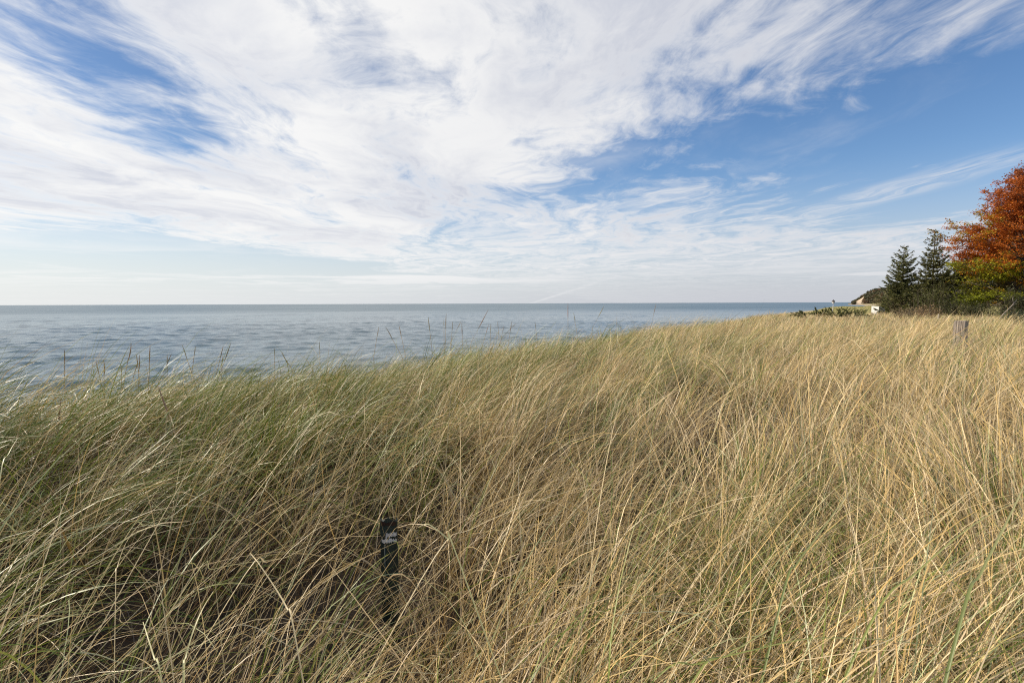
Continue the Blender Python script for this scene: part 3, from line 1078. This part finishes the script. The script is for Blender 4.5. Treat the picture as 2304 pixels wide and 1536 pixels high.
# ------------------------------------------------------------------ built things
def birdhouse():
    dep = 58
    top = at(1875.3, 673.5, dep)
    foot = at(1873.6, 697, dep)
    b = Vector((foot.x, foot.y, gz(foot)))
    root = empty('birdhouse', b, 'small white birdhouse with dark pointed roof on a white pole by the lake', 'birdhouse')
    t = top - b
    z_e = t.z - 0.235
    cx = t.x
    mb = MB()
    mb.tube([(0, 0, -0.2), (cx * 0.5, 0, z_e * 0.5), (cx, 0, z_e - 0.2)], [0.03, 0.03, 0.028], 8)
    mb.build('pole', M['white_paint'], root, smooth=True)
    mb = MB()
    n = 8
    ring = lambda r, z: [(cx + r * math.cos(6.2832 * (k + .5) / n), r * math.sin(6.2832 * (k + .5) / n), z) for k in range(n)]
    vs = ring(0.125, z_e - 0.21) + ring(0.14, z_e - 0.19) + ring(0.14, z_e)
    fs = [tuple(range(n))[::-1], tuple(range(2 * n, 3 * n))]
    for q in (0, n):
        fs += [(q + k, q + (k + 1) % n, q + n + (k + 1) % n, q + n + k) for k in range(n)]
    mb.add(vs, fs)
    hs = mb.build('house', M['white_paint'], root)
    mb = MB()
    vs = ring(0.195, z_e - 0.015) + ring(0.19, z_e + 0.012) + ring(0.075, z_e + 0.14) + [(cx, 0, z_e + 0.235)]
    fs = [tuple(range(n))[::-1]]
    for q in (0, n):
        fs += [(q + k, q + (k + 1) % n, q + n + (k + 1) % n, q + n + k) for k in range(n)]
    fs += [(2 * n + k, 2 * n + (k + 1) % n, 3 * n) for k in range(n)]
    mb.add(vs, fs)
    mb.build('roof', M['roof_dark'], root)
    for k in (5, 6):
        a = 6.2832 * k / n
        mb = MB()
        c = Vector((cx + 0.131 * math.cos(a), 0.131 * math.sin(a), z_e - 0.09))
        d = Vector((math.cos(a), math.sin(a), 0))
        mb.tube([c - d * 0.004, c + d * 0.004], [0.03, 0.03], 10)
        mb.build('entrance_hole', M['roof_dark'], hs)


birdhouse()


def low_wall():
    dep = 50
    a, b, c, d = (at(px, py, dd) for px, py, dd in ((1961, 688.3, 50.4), (1977.5, 689.6, 49.6), (1992, 690.0, 50.6), (2018, 690.4, 51.5)))
    root = empty('low_wall', Vector((b.x, b.y, gz(b))), 'low white board wall with a corner, half hidden in grass below the spruces', 'wall')
    o = root.location

    def slab(p, q, h, th, name, z0=None):
        p, q = p - o, q - o
        dr = (q - p)
        dr.z = 0
        nn = Vector((-dr.y, dr.x, 0)).normalized() * th
        zb = z0 if z0 is not None else -0.2
        mb = MB()
        lo = lambda v: Vector((v.x, v.y, zb if h is None else v.z - h))
        v = [lo(p), lo(q), lo(q) + nn, lo(p) + nn, p, q, q + nn, p + nn]
        mb.add(v, [(0, 3, 2, 1), (4, 5, 6, 7), (0, 1, 5, 4), (1, 2, 6, 5), (2, 3, 7, 6), (3, 0, 4, 7)])
        return mb.build(name, M['white_paint'], root, bevel=0.008)
    gap = (c - b).normalized() * 0.035
    slab(a, b, None, 0.05, 'panel')
    slab(b + gap, c, None, 0.05, 'panel')
    slab(c + gap, d, 0.075, 0.05, 'rail')
    mb = MB()
    p = d - o
    mb.box((p.x - 0.05, p.y - 0.05, -0.2), (p.x + 0.04, p.y + 0.04, p.z + 0.03))
    mb.build('post', M['old_wood'], root)


low_wall()


def wooden_post():
    dep = 10.0
    tp = at(2162.5, 722, dep)
    b = Vector((tp.x, tp.y, gz(tp) - 0.15))
    H = tp.z - b.z
    root = empty('wooden_post', b, 'weathered grey square timber post with vertical cracks standing in dry grass', 'post', rz=R(-59))
    w = 0.088
    g = random.Random(3)
    # cross-section with drying cracks, in order round the post
    sec = []
    for side in range(4):
        pts = [(-1, 0)]
        for t in ((-0.45, -0.06, 0.35, 0.62) if side == 0 else (-0.3, 0.4)):
            dpt = g.uniform(0.12, 0.26)
            pts += [(t - 0.045, 0.0), (t, dpt), (t + 0.045, 0.0)]
        for (t, dp) in pts:
            ca, sa = math.cos(side * math.pi / 2), math.sin(side * math.pi / 2)
            px_, py_ = t * w, -w + dp * w
            sec.append((px_ * ca - py_ * sa, px_ * sa + py_ * ca))
    n = len(sec)
    mb = MB()
    rows = 14
    for r in range(rows + 1):
        z = H * r / rows
        k = 1 + g.uniform(-0.012, 0.012)
        mb.v += [(x * k + 0.004 * math.sin(r), y * k, z + (g.uniform(-0.006, 0.008) + x * 0.05 if r == rows else 0)) for (x, y) in sec]
        mb.c += [(1, 1, 1)] * n
    for r in range(rows):
        for k in range(n):
            mb.f.append((r * n + k, r * n + (k + 1) % n, (r + 1) * n + (k + 1) % n, (r + 1) * n + k))
    mb.f.append(tuple(rows * n + k for k in range(n)))
    mb.build('timber', M['old_wood'], root)


wooden_post()


def stake(px, py, dep, w, label):
    tp = at(px, py, dep)
    b = Vector((tp.x, tp.y, gz(tp) - 0.1))
    H = tp.z - b.z
    mb = MB()
    mb.tube([(0, 0, 0), (0.01, 0, H * 0.6), (0.02, 0, H - w), (0.02, 0, H)], [w / 2, w / 2, w / 2, w * 0.28], 7)
    o = mb.build('stake', M['pale_wood'])
    o.location = b
    tag(o, label, 'stake', 'pale stakes in the grass')


stake(2111, 706, 32, 0.07, 'short thick pale stake in the grass left of the weathered post')
stake(2115.5, 688, 42, 0.05, 'thinner taller pale stake farther back, before the dark shrubs')


def dead_branch():
    a, b = at(2258, 706, 28), at(2288, 674, 28)
    base = Vector((a.x, a.y, gz(a) - 0.05))
    root = empty('dead_branch', base, 'bare grey dead branch leaning up out of the grass under the maple', 'branch')
    mb = MB()
    o = a - base
    e = b - base
    mb.tube([(o.x - 0.4, o.y, 0), o, o.lerp(e, 0.55) + Vector((0.04, 0, 0)), e], [0.035, 0.03, 0.022, 0.008], 6)
    mb.build('limb', M['old_wood'], root, smooth=True)
    for (t, dx, dz_) in ((0.5, 0.45, 0.16), (0.75, -0.05, 0.4), (0.35, 0.4, 0.02)):
        mb = MB()
        q = o.lerp(e, t)
        mb.tube([q, q + Vector((dx * .5, 0.05, dz_ * .6)), q + Vector((dx, 0.08, dz_))], [0.012, 0.009, 0.003], 5)
        mb.build('twig', M['old_wood'], root, smooth=True)


dead_branch()


def marker_post():
    dep = 2.1
    tp = at(874, 1168, dep)
    b = Vector((tp.x, tp.y, gz(tp) - 0.1))
    H = tp.z - b.z
    root = empty('marker_post', b, 'dark green marker post with torn pale tape sunk in the foreground grass', 'post', rz=R(6))
    w, th = 0.035, 0.012
    # open channel section: flat face, two flanges behind
    n = 10
    face = [(-w + 2 * w * k / n, -0.006 * math.cos(math.pi * (k / n - 0.5)) - 0.001) for k in range(n + 1)]
    sec = face + [(w, 0.026), (w - 0.004, 0.026), (w - 0.005, 0.004)] + [(x * 0.86, y + 0.006) for x, y in reversed(face[1:-1])] + [(-w + 0.005, 0.004), (-w + 0.004, 0.026), (-w, 0.026)]
    m = len(sec)
    g = random.Random(2)
    mb = MB()
    ragged = [0.000, -0.004, -0.006, 0.001, 0.006, 0.010, 0.004, -0.003, 0.002, -0.004, -0.008]
    zs = [0, 0.3 * H, 0.6 * H, 0.8 * H, H - 0.03, H]
    for r, z in enumerate(zs):
        for k, (x, y) in enumerate(sec):
            q = 1 if r > 1 else 0.93
            dz_ = ragged[min(range(n + 1), key=lambda i: abs(face[i][0] - x))] if r == len(zs) - 1 else 0
            mb.v.append((x * q, y, z + dz_))
            mb.c.append((1, 1, 1))
    for r in range(len(zs) - 1):
        for k in range(m):
            mb.f.append((r * m + k, r * m + (k + 1) % m, (r + 1) * m + (k + 1) % m, (r + 1) * m + k))
    mb.f.append(tuple((len(zs) - 1) * m + k for k in range(m)))
    mb.build('channel', M['post_green'], root)

    def band(name, z0, z1, mat, x0, x1, proud, edge, nz=3):
        mb = MB()
        nx = 14
        vs = []
        for j in range(nz + 1):
            for i in range(nx + 1):
                x = x0 + (x1 - x0) * i / nx
                y = -0.006 * math.cos(math.pi * ((x + w) / (2 * w) - 0.5)) - 0.001 - proud
                z = z0 + (z1 - z0) * j / nz + (g.uniform(-edge, edge) if j in (0, nz) else 0)
                vs.append((x, y, z))
        fs = [(j * (nx + 1) + i, j * (nx + 1) + i + 1, (j + 1) * (nx + 1) + i + 1, (j + 1) * (nx + 1) + i) for j in range(nz) for i in range(nx)]
        mb.add(vs, fs)
        o = mb.build(name, mat, root)
        sm = o.modifiers.new('thick', 'SOLIDIFY')
        sm.thickness = 0.0008
        return o
    band('rusty_rim', H - 0.024, H - 0.008, M['post_rust'], -0.031, 0.031, 0.0014, 0.004)
    band('tape', H - 0.075, H - 0.058, M['tape'], -0.012, 0.033, 0.0014, 0.0065)
    band('tape', H - 0.098, H - 0.083, M['tape'], -0.029, 0.033, 0.0014, 0.0055)
    mb = MB()
    mb.tube([(-0.016, -0.0085, 0.1), (-0.016, -0.0085, H - 0.105)], [0.0035, 0.0035], 6)
    mb.build('rib', M['post_green'], root, smooth=True)


marker_post()

# ------------------------------------------------------------------ seed stalks, each one its own
# head top (x, y), head foot (x, y), forward distance, what sets it apart
STALKS = [
    (144.5, 785.5, 145, 818, 4.0, 'lone upright brown seed head, leftmost against the lake'),
    (295, 771, 287, 814, 4.3, 'long seed head bending right, tallest of the left cluster'),
    (338, 776, 336.5, 815, 4.3, 'thick upright seed head right of the tallest left one'),
    (314, 796, 312.5, 834, 4.2, 'upright seed head in the crossed trio of the left cluster'),
    (307, 798, 309, 815, 4.4, 'short seed head leaning left in the crossed trio'),
    (311, 808, 304, 834, 4.1, 'lowest seed head leaning right in the crossed trio'),
    (216, 811, 222.6, 841, 4.1, 'seed head leaning left beside an upright one, left of the cluster'),
    (233, 808, 234, 847, 4.1, 'long upright seed head low on the left crest'),
    (272, 819, 273, 847, 4.2, 'thin dark seed head half sunk in grass, left of the crossed trio'),
    (386, 796, 376, 819, 4.5, 'seed head leaning right of a crossing pair at left'),
    (376, 798, 376, 815, 4.5, 'short upright seed head of a crossing pair at left'),
    (409, 775, 420, 806, 4.7, 'seed head leaning left, alone between two left groups'),
    (439.6, 778, 437, 798, 4.8, 'small upright seed head right of the left leaning one'),
    (503, 776, 495, 808, 5.0, 'left one of two parallel seed heads leaning right'),
    (519.5, 771, 506.5, 808, 5.0, 'right one of two parallel seed heads leaning right'),
    (502, 801, 499.5, 834, 4.9, 'seed head sunk in grass below the two parallel ones'),
    (618, 783, 618, 799, 5.4, 'tiny upright seed head where the crest dips, left of centre'),
    (633, 792, 652, 823, 5.3, 'dark seed head leaning strongly left on the crest'),
    (719, 768, 719.4, 787, 5.9, 'small lone upright seed head on the crest left of centre'),
    (852, 735, 848, 759, 6.6, 'upright seed head, left one of three spaced on the crest'),
    (867, 735, 883, 763.5, 6.6, 'left leaning seed head, middle one of three spaced on the crest'),
    (897.6, 731, 903, 756.5, 6.8, 'slightly left leaning seed head, right one of three spaced on the crest'),
    (963.5, 712, 967, 743, 7.2, 'tall dark seed head standing alone left of the central cluster'),
    (1004, 704, 1003, 740, 7.5, 'tallest upright seed head of the central cluster'),
    (999, 717, 999, 735, 7.6, 'thin seed head close left of the tallest central one'),
    (1018, 722.5, 1017, 745, 7.5, 'upright seed head close right of the tallest central one'),
    (1037.5, 722.5, 1030.6, 736, 7.7, 'short right leaning seed head in the central cluster'),
    (1039, 726, 1040, 755.5, 7.5, 'thin straight seed head below the short leaning central one'),
    (1099, 696, 1077, 738, 7.9, 'longest seed head, leaning far right against the lake'),
    (1100, 729, 1094, 748.5, 8.0, 'right leaning seed head of a pair below the longest one'),
    (1104, 728, 1103.5, 748.5, 8.1, 'upright seed head of a pair below the longest one'),
    (1120, 722.5, 1121, 738, 8.2, 'thin upright seed head right of the pair on the crest'),
    (1133, 736, 1130.6, 747, 8.2, 'shortest seed head between the thin one and the forked pair'),
    (1151, 722, 1147.6, 747, 8.4, 'upright seed head of a forked pair at the centre'),
    (1160, 728, 1152, 736, 8.4, 'short right leaning seed head of a forked pair at the centre'),
    (1203.5, 722.5, 1205.6, 740, 8.9, 'small left leaning seed head right of the forked pair'),
    (1278, 681, 1278, 717, 8.6, 'tall straight seed head whose tip touches the horizon'),
    (1290, 703, 1294, 726, 9.6, 'left leaning seed head just right of the tall straight one'),
    (1359, 688, 1346.5, 712, 9.8, 'right bending seed head over the right part of the crest'),
    (1476, 684, 1471, 706, 11.0, 'rightmost seed head on the crest, small and leaning right'),
    (138, 896, 131.5, 956, 3.0, 'straw brown seed head inside the green grass at far left'),
    (355, 867, 380, 935, 3.1, 'left leaning brown seed head inside the grass left of centre'),
    (139, 1190, 172, 1268, 1.75, 'orange brown drooping seed head in the left foreground'),
]


def stalk(x0, y0, x1, y1, dep, label, seed):
    g = random.Random(seed)
    tp, ft = at(x0, y0, dep), at(x1, y1, dep)
    d = (tp - ft)
    near_ = dep < 2
    if near_:
        tp, ft = at(x1, y1, dep), at(x0, y0, dep)
    low = ft - d.normalized() * 0.25 if not near_ else ft + Vector((-0.05, 0.05, -0.25))
    b = Vector((low.x - d.x * 0.6 + g.uniform(-.04, .04), low.y + g.uniform(-0.05, 0.05), 0))
    b.z = gz(b) - 0.03
    root = empty('grass_stalk', b, label, 'seed stalk', 'seed stalks above the dune grass')
    mb = MB()
    pts = [Vector((0, 0, 0)), (low - b) * 0.55 + Vector((0, 0, 0.04)), low - b, ft - b]
    mb.tube(pts, [0.003, 0.0029, 0.0027, 0.0024], 5, (0.42, 0.31, 0.17))
    mb.build('stem', M['seed'], root, smooth=True)
    L = (tp - ft).length
    r = min(0.0058, max(0.0036, L * 0.028))
    mb = MB()
    n = 12
    bend = Vector((g.uniform(-1, 1) * 0.03 * L, g.uniform(-1, 1) * 0.03 * L, 0))
    P_, R_ = [], []
    for i in range(n + 1):
        t = i / n
        P_.append((ft - b).lerp(tp - b, t) + bend * math.sin(math.pi * t))
        R_.append(r * (0.35 + 0.65 * math.sin(math.pi * min(1, t * 1.5 + 0.12) * 0.62)) * (1 - t ** 3 * 0.9) * g.uniform(0.86, 1.14))
    c = (0.42, 0.24, 0.06) if near_ else tuple(v * g.uniform(0.85, 1.2) for v in (0.42, 0.285, 0.15))
    mb.tube(P_, R_, 7, c)
    for i in range(26):          # awns of the spikelets
        t = g.uniform(0.03, 0.95)
        k = min(n - 1, int(t * n))
        p = P_[k].lerp(P_[k + 1], t * n - k)
        ax = (tp - ft).normalized()
        o_ = ax.orthogonal().normalized()
        o_.rotate(Matrix.Rotation(g.uniform(0, 6.28), 3, ax))
        rr = R_[k]
        q = p + o_ * rr * 0.8
        e = q + ax * r * 2.6 + o_ * r * 0.55
        sd = ax.cross(o_) * r * 0.35
        mb.add([q - sd, q + sd, e], [(0, 1, 2)], tuple(v * 1.15 for v in c))
    mb.build('seed_head', M['seed'], root, smooth=True)


for i, a in enumerate(STALKS):
    stalk(*a, 100 + i)

# ------------------------------------------------------------------ single broad blades that stand out in the foreground
PALE, CREAM, PINK, OCHRE, GRN, DGRN = (0.52, 0.52, 0.27), (0.74, 0.62, 0.38), (0.66, 0.49, 0.29), (0.62, 0.41, 0.17), (0.24, 0.29, 0.06), (0.14, 0.19, 0.045)
BLADES = [
    ([(414, 1536), (418, 1480), (439, 1409), (459, 1364), (480, 1330)], 1.45, 1.6, 12, PALE, 'broad pale grey green blade curving up from the bottom left'),
    ([(366, 1536), (348, 1480), (331, 1426), (322, 1398)], 1.4, 1.5, 9, PALE, 'grey green blade leaning left beside the broad pale one'),
    ([(153, 1471), (182, 1467), (223, 1473), (265, 1488), (306, 1500)], 1.5, 1.45, 7, PALE, 'pale arched blade low in the left corner'),
    ([(238, 1403), (273, 1399), (323, 1405), (385, 1428)], 1.6, 1.55, 5, CREAM, 'cream blade bowing to the right above the pale arched one'),
    ([(497, 1419), (534, 1405), (580, 1413), (633, 1442), (704, 1484)], 1.55, 1.5, 5, CREAM, 'long cream arch bending down right of the broad pale blade'),
    ([(509, 1419), (546, 1424), (588, 1446), (646, 1484)], 1.5, 1.45, 5, OCHRE, 'ochre blade bending just under the long cream arch'),
    ([(662, 1417), (646, 1368), (617, 1318), (580, 1264), (563, 1244)], 1.65, 1.8, 7, CREAM, 'straight cream blade leaning left, left of the marker post'),
    ([(435, 1297), (476, 1281), (538, 1268), (600, 1260), (658, 1252)], 1.8, 1.85, 6, PALE, 'nearly level pale blade crossing the leaning cream one'),
    ([(551, 1293), (600, 1264), (646, 1252), (704, 1222)], 1.85, 1.9, 8, CREAM, 'thick cream blade rising right towards the marker post'),
    ([(281, 1210), (327, 1181), (373, 1165), (455, 1157)], 2.0, 2.1, 5, PALE, 'slender pale blade bowing right in the left middle'),
    ([(261, 1314), (265, 1273), (290, 1210), (344, 1148), (397, 1107), (439, 1117)], 1.9, 2.1, 6, CREAM, 'tall hooked cream blade with a drooping tip at left'),
    ([(1370, 1520), (1378, 1414), (1394, 1318), (1405, 1270), (1426, 1188), (1444, 1148)], 1.45, 1.75, 9, GRN, 'tall upright green blade right of the bottom centre'),
    ([(1762, 1336), (1792, 1270), (1840, 1205), (1884, 1144), (1927, 1087)], 1.6, 1.8, 9, DGRN, 'dark green blade leaning right in the right middle'),
    ([(1557, 1536), (1636, 1475), (1718, 1423), (1792, 1375)], 1.4, 1.5, 10, GRN, 'broad green blade rising right from the bottom edge'),
    ([(1474, 1527), (1570, 1493), (1692, 1462), (1823, 1436), (1980, 1438), (2106, 1453), (2171, 1462)], 1.45, 1.35, 7, GRN, 'very long green blade arching level along the bottom right'),
    ([(2019, 1536), (2015, 1423), (2032, 1279), (2036, 1205)], 1.3, 1.5, 7, OCHRE, 'straight ochre straw standing upright at the bottom right'),
    ([(1858, 1536), (2015, 1432), (2171, 1340)], 1.35, 1.45, 6, CREAM, 'straw rising right across the upright ochre one'),
    ([(2163, 1392), (2206, 1292), (2272, 1161), (2312, 1075)], 1.25, 1.4, 13, DGRN, 'wide dark green blade leaning right at the right edge'),
    ([(879, 1536), (1021, 1360), (1156, 1268), (1390, 1172)], 1.4, 1.75, 6, PINK, 'long pinkish straw sweeping right from the bottom centre'),
    ([(1022, 1232), (1010, 1214), (983, 1191), (960, 1178), (940, 1187)], 1.9, 1.85, 7, PALE, 'short curled pale green leaf right of the marker post'),
    ([(1110, 1480), (1230, 1395), (1400, 1340), (1560, 1345)], 1.45, 1.5, 5, PINK, 'pinkish straw arching right below the bottom centre'),
    ([(980, 1250), (1060, 1190), (1200, 1130), (1330, 1090)], 1.95, 2.1, 6, CREAM, 'cream straw sweeping right beyond the curled leaf'),
    ([(1960, 1400), (2060, 1290), (2190, 1180), (2304, 1120)], 1.4, 1.55, 9, GRN, 'green blade sweeping to the right edge above the bottom corner'),
    ([(0, 1080), (20, 1020), (40, 985)], 2.0, 2.1, 7, PALE, 'pale blade standing at the left edge'),
    ([(130, 1250), (190, 1180), (250, 1140), (330, 1085)], 2.0, 2.2, 6, PALE, 'silvery blade rising right above the orange seed head'),
]


def big_blade(pts, d0, d1, wpx, colr, label):
    n = len(pts)
    d0, d1 = d0 * 0.73, d1 * 0.79
    P = [at(px, py, d0 + (d1 - d0) * i / (n - 1)) for i, (px, py) in enumerate(pts)]
    # root: carry the foot down to the sand
    t0 = (P[0] - P[1]).normalized()
    dirn = Vector((t0.x * 0.5, t0.y * 0.5, min(t0.z, -0.6))).normalized()
    h = P[0].z - gz(P[0])
    if h > 0.05:
        k = h / -dirn.z
        P = [P[0] + dirn * k, P[0] + dirn * k * 0.5] + P
    base = P[0].copy()
    # Catmull-Rom
    Q = []
    E = [P[0] * 2 - P[1]] + P + [P[-1] * 2 - P[-2]]
    for i in range(1, len(E) - 2):
        for s_ in range(5):
            t = s_ / 5
            p0, p1, p2, p3 = E[i - 1], E[i], E[i + 1], E[i + 2]
            Q.append(0.5 * ((2 * p1) + (p2 - p0) * t + (2 * p0 - 5 * p1 + 4 * p2 - p3) * t * t + (3 * p1 - p0 - 3 * p2 + p3) * t ** 3))
    Q.append(P[-1])
    w = wpx / F * (d0 + d1) / 2 * 0.62
    mb = MB()
    m = len(Q)
    g = random.Random(int(pts[0][0] * 7 + pts[0][1]))
    ref = Vector((g.uniform(-0.9, -0.3), -0.3, 0.75)).normalized()
    for i, q in enumerate(Q):
        t = (Q[min(i + 1, m - 1)] - Q[max(i - 1, 0)]).normalized()
        sd = t.cross(ref).normalized()
        up = sd.cross(t)
        u = i / (m - 1)
        ww = w * min(1, 0.6 + u * 1.6) * max(0.06, (1 - u)) ** 0.42
        k = u ** 2 * 0.5
        c = tuple(a * (1 - k) + b_ * k for a, b_ in zip(colr, CREAM)) if colr in (GRN, DGRN, PALE) else colr
        for o_, lift in ((-1, 0.22), (0, -0.1), (1, 0.22)):      # shallow V section
            mb.v.append(tuple(q + sd * ww * 0.5 * o_ + up * ww * lift - base))
            mb.c.append(c)
    for i in range(m - 1):
        for k in (0, 1):
            mb.f.append((i * 3 + k, i * 3 + k + 1, i * 3 + k + 4, i * 3 + k + 3))
    o = mb.build('single_blade', M['grass'], smooth=True)
    o.location = base
    tag(o, label, 'grass', 'broad blades in the foreground')


for a in BLADES:
    big_blade(*a)
